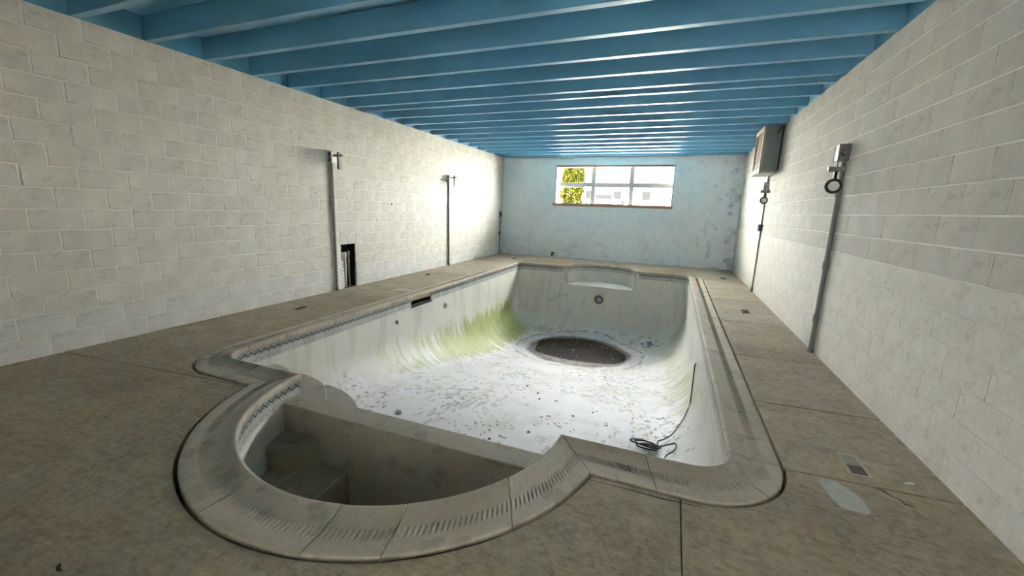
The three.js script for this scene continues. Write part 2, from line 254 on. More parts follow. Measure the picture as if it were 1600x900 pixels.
// left wall: local x runs along -z
const HOLE = { u0: 5.86, u1: 6.24, v1: 0.82 };
const wallL = struct(group('wall_left', [XL, 0, 0]), 'long left wall of white painted concrete blocks'); wallL.rotation.y = Math.PI / 2;
{
  const b = [bx(-ZR, HOLE.u0, -0.15, HW, -0.25, -0.0045), bx(HOLE.u1, -ZB + 0.3, -0.15, HW, -0.25, -0.0045), bx(HOLE.u0, HOLE.u1, HOLE.v1, HW, -0.25, -0.0045)];
  mesh('mortar', mergeGeometries(b.map((g) => metreUV(g))), M.mortar, wallL);
  mesh('cavity', mergeGeometries([bx(HOLE.u0 - 0.02, HOLE.u1 + 0.02, -0.15, HOLE.v1 + 0.05, -0.27, -0.24), bx(HOLE.u0, HOLE.u1, -0.15, 0.002, -0.25, -0.02), bx(HOLE.u0 - 0.002, HOLE.u0 + 0.004, 0, HOLE.v1, -0.25, -0.03), bx(HOLE.u1 - 0.004, HOLE.u1 + 0.002, 0, HOLE.v1, -0.25, -0.03), bx(HOLE.u0, HOLE.u1, HOLE.v1 - 0.004, HOLE.v1 + 0.002, -0.25, -0.03)]), M.void, wallL);
  blockWall(wallL, -ZR, -ZB, 1.98, [[HOLE.u0 - 0.012, HOLE.u1 + 0.005, -0.1, HOLE.v1]], (c) => [deepBlocks, pickOf(c < 2 ? M.leftLow : M.left)], 0, (u) => u > 1.2, 300);
  for (const [u, y, r] of [[7.36, 1.577, 0.022], [5.35, 1.72, 0.011], [6.35, 1.93, 0.009], [4.95, 2.62, 0.009], [5.1, 2.55, 0.008]]) mesh('drilled_hole', new THREE.CylinderGeometry(r, r, 0.004, 14).rotateX(Math.PI / 2).translate(u, y, 0.0005), M.void, wallL);
  // broken jagged edges of the knocked-out block
  const chip = []; for (let i = 0; i < 12; i++) { const y = 0.03 + i * 0.066, t = i < 8 ? 0.075 - 0.004 * i : 0.02; chip.push(new THREE.IcosahedronGeometry(0.035, 0).scale(t / 0.035 * (0.8 + 0.4 * rand()), 1.25, 0.6).translate(HOLE.u0, y, -0.016)); }
  for (let i = 0; i < 12; i++) chip.push(new THREE.IcosahedronGeometry(0.03, 0).scale(0.5 + 0.5 * rand(), 1.2, 0.6).translate(HOLE.u1 + 0.006, 0.03 + i * 0.066, -0.016));
  mesh('broken_edge', mergeGeometries(chip), M.leftLow[1], wallL);
}
// right wall: local x runs along +z
const wallR = struct(group('wall_right', [XR, 0, 0]), 'long right wall of greyed white painted concrete blocks'); wallR.rotation.y = -Math.PI / 2;
mesh('mortar', metreUV(bx(ZB - 0.3, ZR, -0.15, HW, -0.25, -0.0035)), M.mortar, wallR);
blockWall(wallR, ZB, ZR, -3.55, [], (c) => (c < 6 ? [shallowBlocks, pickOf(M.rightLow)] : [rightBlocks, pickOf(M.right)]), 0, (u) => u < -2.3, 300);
// back wall
const wallB = struct(group('wall_back', [0, 0, ZB]), 'far end wall of pale blue-white painted blocks below the window');
{
  const s = (x0, x1, y0, y1) => bx(x0, x1, y0, y1, -0.24, -0.003), fix = (g) => { const p = g.attributes.position, uv = g.attributes.uv; for (let i = 0; i < p.count; i++) uv.setXY(i, (p.getX(i) - XL) / 7.318, p.getY(i) / 3.25); return g; };
  mesh('mortar', mergeGeometries([s(XL - 0.2, WIN.x0, -0.15, HW), s(WIN.x1, XR + 0.2, -0.15, HW), s(WIN.x0, WIN.x1, -0.15, WIN.y0), s(WIN.x0, WIN.x1, WIN.y1, HW)].map(fix)), M.backwall, wallB);
  const base = [21, 22, 23, 24].map((k) => blockGeo(0.0022, 0.004, 0.004, k)), H = [WIN.x0, WIN.x1, WIN.y0, WIN.y1];
  for (let c = 0; c < 16; c++) for (let u = XL - (c % 2 ? BL / 2 : 0); u < XR; u += BL) {
    let rs = cut([Math.max(u, XL), Math.min(u + BL, XR), c * CH, (c + 1) * CH], H);
    for (const r of rs) { if (r[1] - r[0] < 0.03) continue; const g = base[Math.floor(rand() * 4)].clone(); g.scale((r[1] - r[0]) / BL, (r[3] - r[2]) / CH, 1).translate((r[0] + r[1]) / 2, (r[2] + r[3]) / 2, 0); mesh('block', fix(g), M.backwall, wallB); }
  }
}
// rear wall behind the camera
const DOOR = { x0: 0.35, x1: 1.3, y1: 2.05 };
struct(mesh('wall_rear', mergeGeometries([bx(XL - 0.25, DOOR.x0, -0.15, HW + 0.3, ZR, ZR + 0.2), bx(DOOR.x1, XR + 0.25, -0.15, HW + 0.3, ZR, ZR + 0.2), bx(DOOR.x0, DOOR.x1, DOOR.y1, HW + 0.3, ZR, ZR + 0.2), bx(DOOR.x0, DOOR.x1, -0.15, 0, ZR, ZR + 0.2)]), M.rear), 'plain white end wall with a doorway behind the viewer');
{ const d = struct(group('door_1', [0, 0, ZR + 0.1]), 'plain door standing ajar behind the viewer'); mesh('leaf', rbx(DOOR.x0 + 0.13, DOOR.x1 - 0.004, 0.006, DOOR.y1 - 0.004, -0.02, 0.02, 0.004), mat([0.5, 0.48, 0.44], 0.6), d); mesh('handle', new THREE.SphereGeometry(0.03, 14, 10).translate(DOOR.x0 + 0.21, 1.0, -0.05), M.galv, d); }

// ------------------------------------------------------------------ ceiling: blue joists, rim boards and deck
const ceiling = struct(group('ceiling'), 'open ceiling of blue painted joists and boards');
{
  const JD = 0.25, TH = 0.083, near = [];
  for (let z = -6.20; z < ZR - 0.1; z += 0.615) near.unshift(z);
  for (let z = -6.55; z > ZB + 0.1; z -= 0.618) near.push(z);
  mesh('ceiling_deck', metreUV(bx(XL - 0.25, XR + 0.25, HW + JD, HW + JD + 0.16, ZB - 0.25, ZR + 0.2)), M.blue, ceiling);
  const jg = [0, 1, 2].map((k) => { const g = metreUV(rbx(XL - 0.06, XR + 0.06, HW + 0.002, HW + JD, -TH, 0, 0.007)); const uv = g.attributes.uv; for (let i = 0; i < uv.count; i++) uv.setXY(i, uv.getX(i) * 0.35 + k * 0.77, uv.getY(i) * 1.6 + k * 0.41); return g; });
  near.forEach((z, i) => mesh('joist', jg[i % 3], M.blue, ceiling, [0, (rand() - 0.5) * 0.006, z]));
  mesh('rim_board', metreUV(bx(XL - 0.25, XL - 0.012, HW, HW + JD, ZB - 0.2, ZR)), M.blue, ceiling);
  mesh('rim_board', metreUV(bx(XR + 0.012, XR + 0.25, HW, HW + JD, ZB - 0.2, ZR)), M.blue, ceiling);
  mesh('rim_board', metreUV(bx(XL, XR, HW, HW + JD, ZB - 0.24, ZB - 0.01)), M.blue, ceiling);
}

struct(mesh('roof_eave', mergeGeometries([bx(XL - 0.8, XR + 0.8, HW + 0.06, HW + 0.2, ZB - 1.35, ZB - 0.2), bx(XL - 0.8, XR + 0.8, HW + 0.0, HW + 0.24, ZB - 1.39, ZB - 1.35)]), mat([0.5, 0.49, 0.46], 0.8)), 'boarded roof eave outside above the window');

// ------------------------------------------------------------------ window
const win = struct(group('window_1', [0, 0, ZB]), 'six-pane steel window with a brown wooden sill in the far wall');
{
  const fr = mat([0.62, 0.57, 0.51], 0.7), wood = mat([0.42, 0.23, 0.14], 0.6, { map: rep(T.paint, 0.4, 3) }), white = mat([0.72, 0.71, 0.68], 0.6);
  const { x0, x1, y0, y1 } = WIN, z0 = -0.17, z1 = -0.10, ym = y0 + 0.055 + (y1 - y0 - 0.055) * 0.5;
  mesh('sill', rbx(x0 - 0.06, x1 + 0.02, y0 - 0.02, y0 + 0.075, -0.24, 0.03, 0.008), wood, win);
  mesh('head', rbx(x0, x1, y1 - 0.06, y1, -0.2, -0.005, 0.005), wood, win);
  mesh('jamb', rbx(x0, x0 + 0.045, y0 + 0.055, y1 - 0.035, -0.2, 0.004, 0.005), white, win);
  mesh('jamb', rbx(x1 - 0.045, x1, y0 + 0.055, y1 - 0.035, -0.2, 0.004, 0.005), white, win);
  const w = (x1 - x0 - 0.09) / 3;
  for (const k of [1, 2]) mesh('mullion', rbx(x0 + 0.045 + w * k - 0.07, x0 + 0.045 + w * k + 0.07, y0 + 0.05, y1 - 0.03, z0, z1, 0.006), fr, win);
  mesh('transom', rbx(x0 + 0.04, x1 - 0.04, ym - 0.068, ym + 0.068, z0 + 0.005, z1 - 0.005, 0.006), fr, win);
  const glass = new THREE.MeshPhysicalMaterial({ color: 0xffffff, transmission: 1, thickness: 0, roughness: 0.02, ior: 1.45 });
  for (let i = 0; i < 3; i++) for (const [a, b] of [[y0 + 0.05, ym], [ym, y1 - 0.03]]) mesh('pane', new THREE.PlaneGeometry(w, b - a).translate(x0 + 0.045 + w * (i + 0.5), (a + b) / 2, -0.14), glass, win);
}

// ------------------------------------------------------------------ swimming pool
const pool = tag(group('swimming_pool'), 'empty drained plaster swimming pool with rounded ends, tile band and stone coping', 'swimming pool');
const poolFloorY = (x, z) => mix(-1.0, -1.78, sstep(-4.0, -9.4, z)) - 0.06 * Math.exp(-(((x + 1.85) / 1.3) ** 2 + ((z + 9.55) / 1.15) ** 2));
const coveR = (z) => mix(0.44, 0.82, sstep(-3.2, -9.5, z));
const WO = 0.025; // wall stands this far behind the lip
// colour of the plaster at a point: stains, algae, dirt and crust as matter with their own outlines
function plaster(x, y, z) {
  const n1 = fbm3(x * 1.3, y * 1.3, z * 1.3, 4), n2 = fbm3(x * 6, y * 6, z * 6, 4), n3 = fbm3(x * 22, y * 22, z * 22, 3);
  let c = [0.79, 0.77, 0.69].map((v) => v * (0.94 + 0.16 * (n1 - 0.5) + 0.10 * (n2 - 0.5) + 0.06 * (n3 - 0.5)));
  const yf = poolFloorY(x, z), up = y - yf;
  const onFloor = sstep(0.34, 0.06, up + 0.25 * (n2 - 0.5));
  // chalky white residue on the bottom
  const chalk = onFloor * sstep(0.34, 0.6, n1 * 0.5 + n2 * 0.5 + 0.06);
  c = c.map((v, i) => mix(v, [0.87, 0.855, 0.87][i], chalk * 0.75));
  // grey-brown dirt flecks
  const fl = onFloor * sstep(0.55, 0.72, fbm3(x * 20, 3, z * 12, 4)) * sstep(0.40, 0.62, fbm3(x * 1.3 + 4, 1, z * 1.3, 4));
  c = c.map((v, i) => mix(v, [0.45, 0.43, 0.42][i], fl * 0.7));
  const sp = onFloor * sstep(0.79, 0.83, noise3(x * 24, 5, z * 24)) * sstep(0.55, 0.7, noise3(x * 1.7, 8, z * 1.7));
  c = c.map((v, i) => mix(v, [0.2, 0.19, 0.185][i], sp * 0.7));
  // algae: streaked green growth on the left cove, paler on the right cove
  const streak = fbm3(z * 13, y * 2.2 + x * 1.2, x * 2.2, 4), blot = fbm3(x * 2.2 + 9, y * 2.2, z * 1.6, 3);
  const top = mix(0.58, 0.96, sstep(-5.4, -9.8, z)) + 0.5 * (streak - 0.5), left = sstep(-2.75, -3.15, x + 0.45 * (blot - 0.5));
  let al = left * sstep(top, top - 0.28, up) * sstep(0.015, 0.07, up + 0.12 * (streak - 0.5)) * sstep(-4.5, -5.6, z) * sstep(-11.1, -10.4, z);
  al *= sstep(mix(0.43, 0.25, sstep(-5.4, -8.4, z)), mix(0.60, 0.48, sstep(-5.6, -8.6, z)), streak * 0.55 + blot * 0.45 + 0.02) * mix(0.7, 1, sstep(-6, -8.5, z));
  const ar = sstep(-0.55, -0.15, x) * sstep(0.62, 0.4, up + 0.3 * (streak - 0.5)) * sstep(0.015, 0.10, up) * sstep(-4.9, -5.9, z) * sstep(-10.5, -8.2, z) * sstep(0.40, 0.66, streak * 0.6 + blot * 0.4) * 0.6;
  const green = clamp((al + ar) * (0.62 + 0.75 * fbm3(z * 34, y * 6, x * 6, 3))), gt = [mix(0.29, 0.47, n2), mix(0.36, 0.52, n2), mix(0.075, 0.16, n2)];
  c = c.map((v, i) => mix(v, gt[i], green * 0.9));
  // grime and drips on the walls
  const wall = sstep(0.15, 0.5, up), drip = sstep(0.54, 0.74, fbm3(x * 7, y * 0.9, z * 7, 4)) * wall * 0.2, bl = sstep(0.6, 0.75, n2 * 0.6 + n1 * 0.4) * wall * 0.3;
  c = c.map((v, i) => v * (1 - (drip + bl) * [0.6, 0.62, 0.75][i]));
  const black = sstep(0.32, 0.1, Math.hypot((x + 0.35) * 0.75, (z + 10.75) * 1.1) + 0.35 * (n2 - 0.5)) * sstep(0.45, 0.62, fbm3(x * 11, y * 11, z * 11, 3));
  c = c.map((v, i) => mix(v, [0.07, 0.066, 0.06][i], black * 0.9));
  // rings of crust and silt left round the puddle
  const pr = Math.hypot((x + 1.87) / 1.16, (z + 9.55) / 1.1) + 0.22 * (fbm3(x * 2.1, 2, z * 2.1, 4) - 0.5);
  const ring = onFloor * sstep(1.35, 1.2, pr) * sstep(0.8, 0.95, pr);
  c = c.map((v, i) => mix(v, [0.74, 0.73, 0.75][i] * (0.55 + 0.8 * n3), ring * 0.6));
  const line = onFloor * sstep(0.05, 0.0, Math.abs(pr - 1.27 - 0.03 * n2)) * sstep(0.35, 0.5, n2);
  c = c.map((v, i) => mix(v, [0.2, 0.2, 0.2][i], line * 0.75));
  const silt = onFloor * sstep(1.10, 0.98, pr + 0.1 * (n3 - 0.5));
  c = c.map((v, i) => mix(v, [0.09, 0.085, 0.075][i], silt * 0.9));
  const tan = onFloor * sstep(1.75, 1.3, pr) * sstep(-9.4, -8.7, z) * sstep(-7.0, -8.2, z) * sstep(0.45, 0.6, n2) * 0.45;
  return c.map((v, i) => mix(v, [0.5, 0.42, 0.35][i], tan));
}
const SK = { z0: -5.87, z1: -6.55, y: -0.2 };
{
  const A = PA + WO, B0 = ZN + WO, B1 = ZF - WO, zc = (B0 + B1) / 2, BH = (B0 - B1) / 2, rc0 = RC + WO;
  // columns of the basin: t along each straight, fixed breaks at openings
  const cols = [];
  const spaX = Math.sqrt((SR + WO) ** 2 - (B0 - SZ) ** 2), lx = PX - A + rc0, rx = PX + A - rc0, nz = B0 - rc0, fz = B1 + rc0;
  const straight = (kind, a, b, breaks, step) => { const ps = [a, ...breaks, b]; for (let k = 0; k < ps.length - 1; k++) { const n = Math.max(1, Math.round(Math.abs(ps[k + 1] - ps[k]) / step)); for (let i = 0; i < n; i++) cols.push({ kind, t: (mix(ps[k], ps[k + 1], i / n) - a) / (b - a) }); } };
  const corner = (kind, n) => { for (let i = 0; i < n; i++) cols.push({ kind, t: i / n }); };
  straight('near', lx, rx, [SX - spaX, SX + spaX], 0.05); corner('nr', 18);
  straight('right', nz, fz, [], 0.04); corner('fr', 18);
  straight('far', rx, lx, [AX + AW + AF, AX - AW - AF], 0.04); corner('fl', 18);
  straight('left', fz, nz, [SK.z1, SK.z0], 0.04); corner('nl', 18); cols.push({ kind: 'near', t: 0 });
  const at = (c, d) => { const a = A - d, b = BH - d, r = Math.min(rc0 + 0.5 * d, a, b), t = c.t, q = (cx, cz, a0, a1) => { const an = mix(a0, a1, t); return [PX + cx + r * Math.cos(an), zc + cz + r * Math.sin(an)]; };
    switch (c.kind) {
      case 'near': return [PX + mix(-a + r, a - r, t), zc + b];
      case 'nr': return q(a - r, b - r, Math.PI / 2, 0);
      case 'right': return [PX + a, zc + mix(b - r, -b + r, t)];
      case 'fr': return q(a - r, -b + r, 0, -Math.PI / 2);
      case 'far': return [PX + mix(a - r, -a + r, t), zc - b];
      case 'fl': return q(-a + r, -b + r, -Math.PI / 2, -Math.PI);
      case 'left': return [PX - a, zc + mix(-b + r, b - r, t)];
      default: return q(-a + r, b - r, -Math.PI, -1.5 * Math.PI);
    } };
  const tops = [0.004, -0.05, -0.10, -0.15, -0.2, -0.3, -0.4, -0.5], VR = 14, CR = 18, rows = tops.length + VR + CR;
  const P = cols.map((c) => { const [x, z] = at(c, 0), r = coveR(z), yc = poolFloorY(x, z) + r, list = tops.map((y) => [x, y, z]);
    for (let i = 1; i <= VR; i++) list.push([x, mix(-0.5, Math.min(yc, -0.52), i / VR), z]);
    for (let i = 1; i <= CR; i++) { const f = i / CR * Math.PI / 2, d = r * (1 - Math.cos(f)), [px, pz] = at(c, d); list.push([px, poolFloorY(px, pz) + r * (1 - Math.sin(f)), pz]); }
    return list; });
  const nc = cols.length;
  const sample = (u, v) => { const i = clamp(u * (nc - 1), 0, nc - 1.0001), j = clamp(v * (rows - 1), 0, rows - 1.0001), i0 = Math.floor(i), j0 = Math.floor(j), a = i - i0, b = j - j0; return [0, 1, 2].map((k) => mix(mix(P[i0][j0][k], P[i0 + 1][j0][k], a), mix(P[i0][j0 + 1][k], P[i0 + 1][j0 + 1][k], a), b)); };
  T.basinWall = dataTex(1792, 448, (u, v) => plaster(...sample(u, v)), true, false);
  const skip = (i, j) => { const c = cols[i], m = P[i][0], m2 = P[i + 1][0], y = (P[i][j][1] + P[i][j + 1][1]) / 2, mx = (m[0] + m2[0]) / 2, mz = (m[2] + m2[2]) / 2;
    if (c.kind === 'near' && Math.abs(mx - SX) < spaX && y > -0.15) return true;
    if (c.kind === 'far' && Math.abs(mx - AX) < AW + AF && y > -0.5) return true;
    return c.kind === 'left' && mz < SK.z0 && mz > SK.z1 && y > SK.y; };
  const plBump = rep(T.blockBump, 1), wallM = mat(0xffffff, 0.62, { map: T.basinWall });
  const wg = gridGeo(rows, nc, (i, j) => P[i][j], (i, j) => [i / (nc - 1), j / (rows - 1)], skip);
  mesh('basin_wall', wg, wallM, pool);
  const FR = 40, FX0 = PX - A, FZ0 = B1, FW = 2 * A, FH = B0 - B1;
  T.basinFloor = dataTex(768, 1536, (u, v) => { const x = FX0 + u * FW, z = FZ0 + v * FH; return plaster(x, poolFloorY(x, z), z); }, true, false);
  const fg = gridGeo(FR, nc, (i, j) => { const c = cols[i], [, z0] = at(c, 0), d = mix(coveR(z0), A, j / (FR - 1)), [x, z] = at(c, d); return [x, poolFloorY(x, z), z]; }, (i, j) => { const c = cols[i], [, z0] = at(c, 0), d = mix(coveR(z0), A, j / (FR - 1)), [x, z] = at(c, d); return [(x - FX0) / FW, (z - FZ0) / FH]; });
  mesh('basin_floor', fg, mat(0xffffff, 0.68, { map: T.basinFloor }), pool);

  // far bench alcove
  const plM = mat([0.80, 0.785, 0.715], 0.6, { map: rep(T.block, 1.2), bumpMap: plBump, bumpScale: 0.002 }), dirtyM = mat([0.40, 0.355, 0.26], 0.8, { map: copMap, bumpMap: copBump, bumpScale: 0.004 });
  const al = outline(WO).filter((p) => ['filR', 'alcove', 'filL'].includes(p.seg)); al.push({ x: AX - AW - AF, z: B1 });
  const bench = new THREE.Group(); bench.name = 'bench_alcove'; pool.add(bench);
  const ay = [0.004, -0.1, -0.2, -0.3, -0.4, -0.46, -0.49, -0.5];
  mesh('alcove_wall', gridGeo(ay.length, al.length, (i, j) => [al[i].x, ay[j], al[i].z], (i, j) => [i * 0.03, ay[j]]), plM, bench);
  mesh('bench_seat', prism([...al.map((p) => [p.x, p.z - 0.02]).slice(0), [AX - AW - AF, B1 - 0.001], [AX + AW + AF, B1 - 0.001]], -0.62, -0.499), mat([0.8, 0.79, 0.75], 0.6), bench);

  // spa: curved wall, seat, steps, pit, dividing wall
  const spa = new THREE.Group(); spa.name = 'spa_basin'; pool.add(spa);
  const sw = outline(WO).filter((p) => p.seg === 'spa'); sw.push({ x: SX + spaX, z: B0 });
  const sy = [0.004, -0.15, -0.3, -0.6, -1.02];
  mesh('spa_wall', gridGeo(sy.length, sw.length, (i, j) => [sw[i].x, sy[j], sw[i].z], (i, j) => [i * 0.03, sy[j]]), plM, spa);
  const seg = (x0, x1, grow = 0.02) => { const r = SR + WO + grow, pts = []; for (let i = 0; i <= 24; i++) { const x = mix(Math.max(x0, SX - r + 0.001), Math.min(x1, SX + r - 0.001), i / 24); pts.push([x, SZ + Math.sqrt(Math.max(0, r * r - (x - SX) ** 2))]); } return [...pts, [pts[24][0], -2.47], [pts[0][0], -2.47]]; };
  { const r = SR + WO + 0.02, pts = []; for (let i = 0; i <= 14; i++) { const z = mix(-2.47, -2.14, i / 14); pts.push([SX - Math.sqrt(r * r - (z - SZ) ** 2), z]); }
    const ed = new THREE.CatmullRomCurve3([[pts[14][0], -2.14], [-2.88, -2.155], [-2.76, -2.20], [-2.65, -2.285], [-2.61, -2.38], [-2.60, -2.47]].map(([x, z]) => new THREE.Vector3(x, 0, z))).getPoints(18).slice(1).map((p) => [p.x, p.z]);
    mesh('spa_seat', prism([...pts, ...ed], -1.05, -0.40, 0.04), dirtyM, spa); }
  mesh('spa_ledge', prism(seg(-9, -2.68), -1.05, -0.62, 0.02), dirtyM, spa);
  mesh('spa_step', prism(seg(-2.69, -2.32), -1.05, -0.62, 0.025), dirtyM, spa);
  mesh('spa_floor', prism(seg(-2.34, 9), -1.05, -0.96, 0), mat([0.07, 0.062, 0.048], 0.95, { map: copMap }), spa);
  mesh('dividing_wall', metreUV(rbx(SX - spaX - 0.04, SX + spaX + 0.04, -1.05, -0.15, -2.385, -2.592, 0.008)), mat([0.45, 0.395, 0.30], 0.8, { map: copMap, bumpMap: copBump, bumpScale: 0.003 }), spa);

  // corner steps
  [[0.64, -0.27], [0.98, -0.52], [1.30, -0.78]].forEach(([r, y], k) => { const cx = PX - A, cz = B0, pts = [[cx - 0.05, cz + 0.05]]; for (let i = 0; i <= 28; i++) { const a = mix(0, -Math.PI / 2, i / 28); pts.push([cx + (i === 0 ? r : r * Math.cos(a)), cz + r * Math.sin(a)]); } pts.splice(1, 0, [cx + r, cz + 0.05]); pts.push([cx - 0.05, cz - r]);
    mesh('corner_step', prism(pts, k === 2 ? -1.2 : y - 0.27, y, 0.014), mat([0.42, 0.385, 0.315], 0.8, { map: copMap, bumpMap: copBump, bumpScale: 0.002 }), pool); });

  // skimmer mouth
  const sk = new THREE.Group(); sk.name = 'skimmer'; pool.add(sk); const sx = PX - A, sd = 0.3, skM = mat([0.42, 0.40, 0.36], 0.7);
  mesh('skimmer_throat', mergeGeometries([bx(sx - sd, sx - sd + 0.01, SK.y, 0, SK.z0, SK.z1), bx(sx - sd, sx, SK.y - 0.012, SK.y, SK.z0, SK.z1), bx(sx - sd, sx - 0.03, -0.01, 0, SK.z0, SK.z1), bx(sx - sd, sx, SK.y - 0.012, 0, SK.z0, SK.z0 + 0.012), bx(sx - sd, sx, SK.y - 0.012, 0, SK.z1 - 0.012, SK.z1)]), skM, sk);
  mesh('skimmer_frame', mergeGeometries([bx(sx - 0.01, sx + 0.008, SK.y - 0.02, -0.02, SK.z0, SK.z0 + 0.014), bx(sx - 0.01, sx + 0.006, SK.y - 0.014, SK.y, SK.z0 + 0.014, SK.z1)]), mat([0.62, 0.61, 0.57], 0.6), sk);

  // waterline tiles
  const tg = new THREE.BoxGeometry(1, 0.152, 0.006), tm = [0.92, 1.0, 0.84].map((k) => mat([k, k, k], 0.35, { map: T.tile }));
  const L = outline(WO - 0.002, 0.01), Lc = [...L, L[0]]; let acc = 0, start = 0; const W0 = 0.154;
  const placeTile = (p, q) => { const len = Math.hypot(q.x - p.x, q.z - p.z); if (len < 0.03) return; const mx = (p.x + q.x) / 2, mz = (p.z + q.z) / 2; if (mx < PX - A + 0.1 && mz < SK.z0 + 0.02 && mz > SK.z1 - 0.02) return; const o = mesh('tile', tg, tm[Math.floor(rand() * 3)], pool, [mx, -0.098, mz]); o.scale.x = len - 0.003; const ang = Math.atan2(-(q.z - p.z), q.x - p.x); o.rotation.y = ang + Math.PI; };
  for (let i = 1; i < Lc.length; i++) { acc += Math.hypot(Lc[i].x - Lc[i - 1].x, Lc[i].z - Lc[i - 1].z); const sharp = i < Lc.length - 1 && Lc[i].seg !== Lc[i - 1].seg && ((Lc[i].seg === 'spa') || (Lc[i - 1].seg === 'spa')); if (acc >= W0 || sharp || i === Lc.length - 1) { placeTile(Lc[start], Lc[i]); start = i; acc = 0; } }

  // coping stones swept along the outline
  const prof = [[0.034, -0.03], [0.012, -0.028], [0.002, -0.016], [0, 0.004], [0.0005, 0.019], [0.005, 0.0325], [0.013, 0.0395], [0.024, 0.0405], [0.045, 0.0335], [0.075, 0.024], [0.11, 0.0155], [0.14, 0.0115], [0.145, 0.0115], [0.154, 0.0112], [0.168, 0.011], [0.188, 0.011], [0.202, 0.0112], [0.211, 0.0115], [0.222, 0.012], [0.255, 0.0115], [0.293, 0.010], [0.301, 0.006], [0.305, -0.002], [0.305, -0.09], [0.034, -0.09], [0.034, -0.03]];
  const step = 0.0045, outs = prof.map(([d]) => outline(d, step)), base = outs[7], nPts = base.length, S = [0];
  for (let i = 1; i <= nPts; i++) S.push(S[i - 1] + Math.hypot(base[i % nPts].x - base[i - 1].x, base[i % nPts].z - base[i - 1].z));
  const near = (x, z) => { let bi = 0, bd = 9; base.forEach((p, i) => { const d = Math.hypot(p.x - x, p.z - z); if (d < bd) { bd = d; bi = i; } }); return bi; };
  const cutsAt = [0, ...[[-0.02, -2.57], [0.46, -2.66], [0.49, -2.86], [0.49, -3.17], [0.49, -3.57], [0.49, -4.01], [0.49, -4.57]].map((p) => near(...p))];
  for (let z = -5.15; z > -11.0; z -= 0.59) cutsAt.push(near(0.49, z));
  for (const p of [[0.42, -11.27], [-0.2, -11.35]]) cutsAt.push(near(...p));
  cutsAt.push(base.findIndex((p) => p.seg === 'filR')); for (const a of [45, 90, 135]) cutsAt.push(near(AX + AW * Math.cos(a * D2R), ZF - AF - AD * Math.sin(a * D2R)));
  cutsAt.push(base.findIndex((p) => p.seg === 'farL')); for (const p of [[-3.4, -11.35], [-4.02, -11.27]]) cutsAt.push(near(...p));
  for (let z = -10.7; z < -2.9; z += 0.6) cutsAt.push(near(PX - PA, z));
  cutsAt.push(near(-4.02, -2.67), near(-3.5, -2.6), base.findIndex((p) => p.seg === 'spa'));
  for (const p of [[-2.84, -2.0], [-2.37, -1.56], [-2.07, -1.44], [-1.46, -1.44], [-1.15, -1.58], [-0.69, -1.96]]) cutsAt.push(near(...p));
  cutsAt.push(nPts); cutsAt.sort((a, b) => a - b);
  for (let k = 0; k < cutsAt.length - 1; k++) {
    const i0 = cutsAt[k], i1 = cutsAt[k + 1]; if (i1 - i0 < 8) continue;
    const idx = []; for (let i = i0; i <= i1; i++) idx.push(i % nPts === 0 && i === nPts ? nPts : i);
    const lift = (rand() - 0.5) * 0.004, g0 = 0.0025, total = S[i1] - S[i0];
    const pt = (i, j) => { const src = outs[j], I = idx[i], a = src[I % nPts], s = S[I] - S[i0]; let x = a.x, z = a.z, y = prof[j][1] + lift;
      if (j >= 13 && j <= 16) y += 0.0042 * clamp(1.3 * Math.sin(S[I] * 2 * Math.PI / 0.028), -1, 1) - 0.0015;
      if (i === 0 || i === idx.length - 1) { const n = src[(i === 0 ? I + 1 : I - 1 + nPts) % nPts], l = Math.hypot(n.x - x, n.z - z) || 1; x += (n.x - x) / l * Math.min(g0, l * 0.45); z += (n.z - z) / l * Math.min(g0, l * 0.45); if (j > 2 && j < 22) y -= 0.003; }
      return [x, y, z]; };
    const g = gridGeo(prof.length, idx.length, pt, (i, j) => [S[idx[i]], prof[j][0] + k * 0.37]);
    // end caps
    const caps = [0, idx.length - 1].map((e) => { const pos = [], id = []; for (let j = 0; j < prof.length - 1; j++) pos.push(...pt(e, j)); const tri = THREE.ShapeUtils.triangulateShape(prof.slice(0, -1).map((q) => new THREE.Vector2(...q)), []); tri.forEach((t) => id.push(...t)); const c = new THREE.BufferGeometry(); c.setAttribute('position', new THREE.Float32BufferAttribute(pos, 3)); c.setAttribute('uv', new THREE.Float32BufferAttribute(new Float32Array((prof.length - 1) * 2), 2)); c.setIndex(id); c.computeVertexNormals(); return c; });
    mesh('coping_stone', mergeGeometries([g, ...caps]), M.coping[Math.floor(rand() * 3)], pool);
  }

  // wall fittings
  const inlet = (x, y, z, face, r, inner) => { const f = new THREE.Group(); f.name = 'return_inlet'; f.position.set(x, y, z); pool.add(f); mesh('flange', new THREE.TorusGeometry(r, r * 0.28, 8, 20), mat([0.55, 0.54, 0.5], 0.5), f); mesh('opening', new THREE.CylinderGeometry(r * 0.9, r * 0.9, 0.01, 18).rotateX(Math.PI / 2), inner, f); f.rotation.y = face; };
  inlet(PX - A + 0.004, -0.345, -5.46, Math.PI / 2, 0.03, M.black);
  inlet(PX - A + 0.004, -0.385, -7.02, Math.PI / 2, 0.045, mat([0.2, 0.19, 0.17], 0.6));
  const pl = new THREE.Group(); pl.name = 'pool_light'; pl.position.set(-1.74, -0.85, B1 + 0.012); pool.add(pl);
  mesh('light_ring', new THREE.TorusGeometry(0.095, 0.025, 10, 32), M.black, pl); mesh('light_lens', new THREE.SphereGeometry(0.09, 20, 10, 0, 6.2832, 0, Math.PI / 2).scale(1, 0.35, 1).rotateX(Math.PI / 2), mat([0.30, 0.30, 0.27], 0.3), pl);
}
const basinY = (x, z) => { // resting height on the basin bottom, cove included
  const A = PA + WO, ds = Math.min(PX + A - x, x - PX + A, ZN + WO - z, z - ZF + WO), r = coveR(z), f = poolFloorY(x, z); return ds >= r ? f : f + r - Math.sqrt(Math.max(0, r * r - (r - ds) ** 2)); };

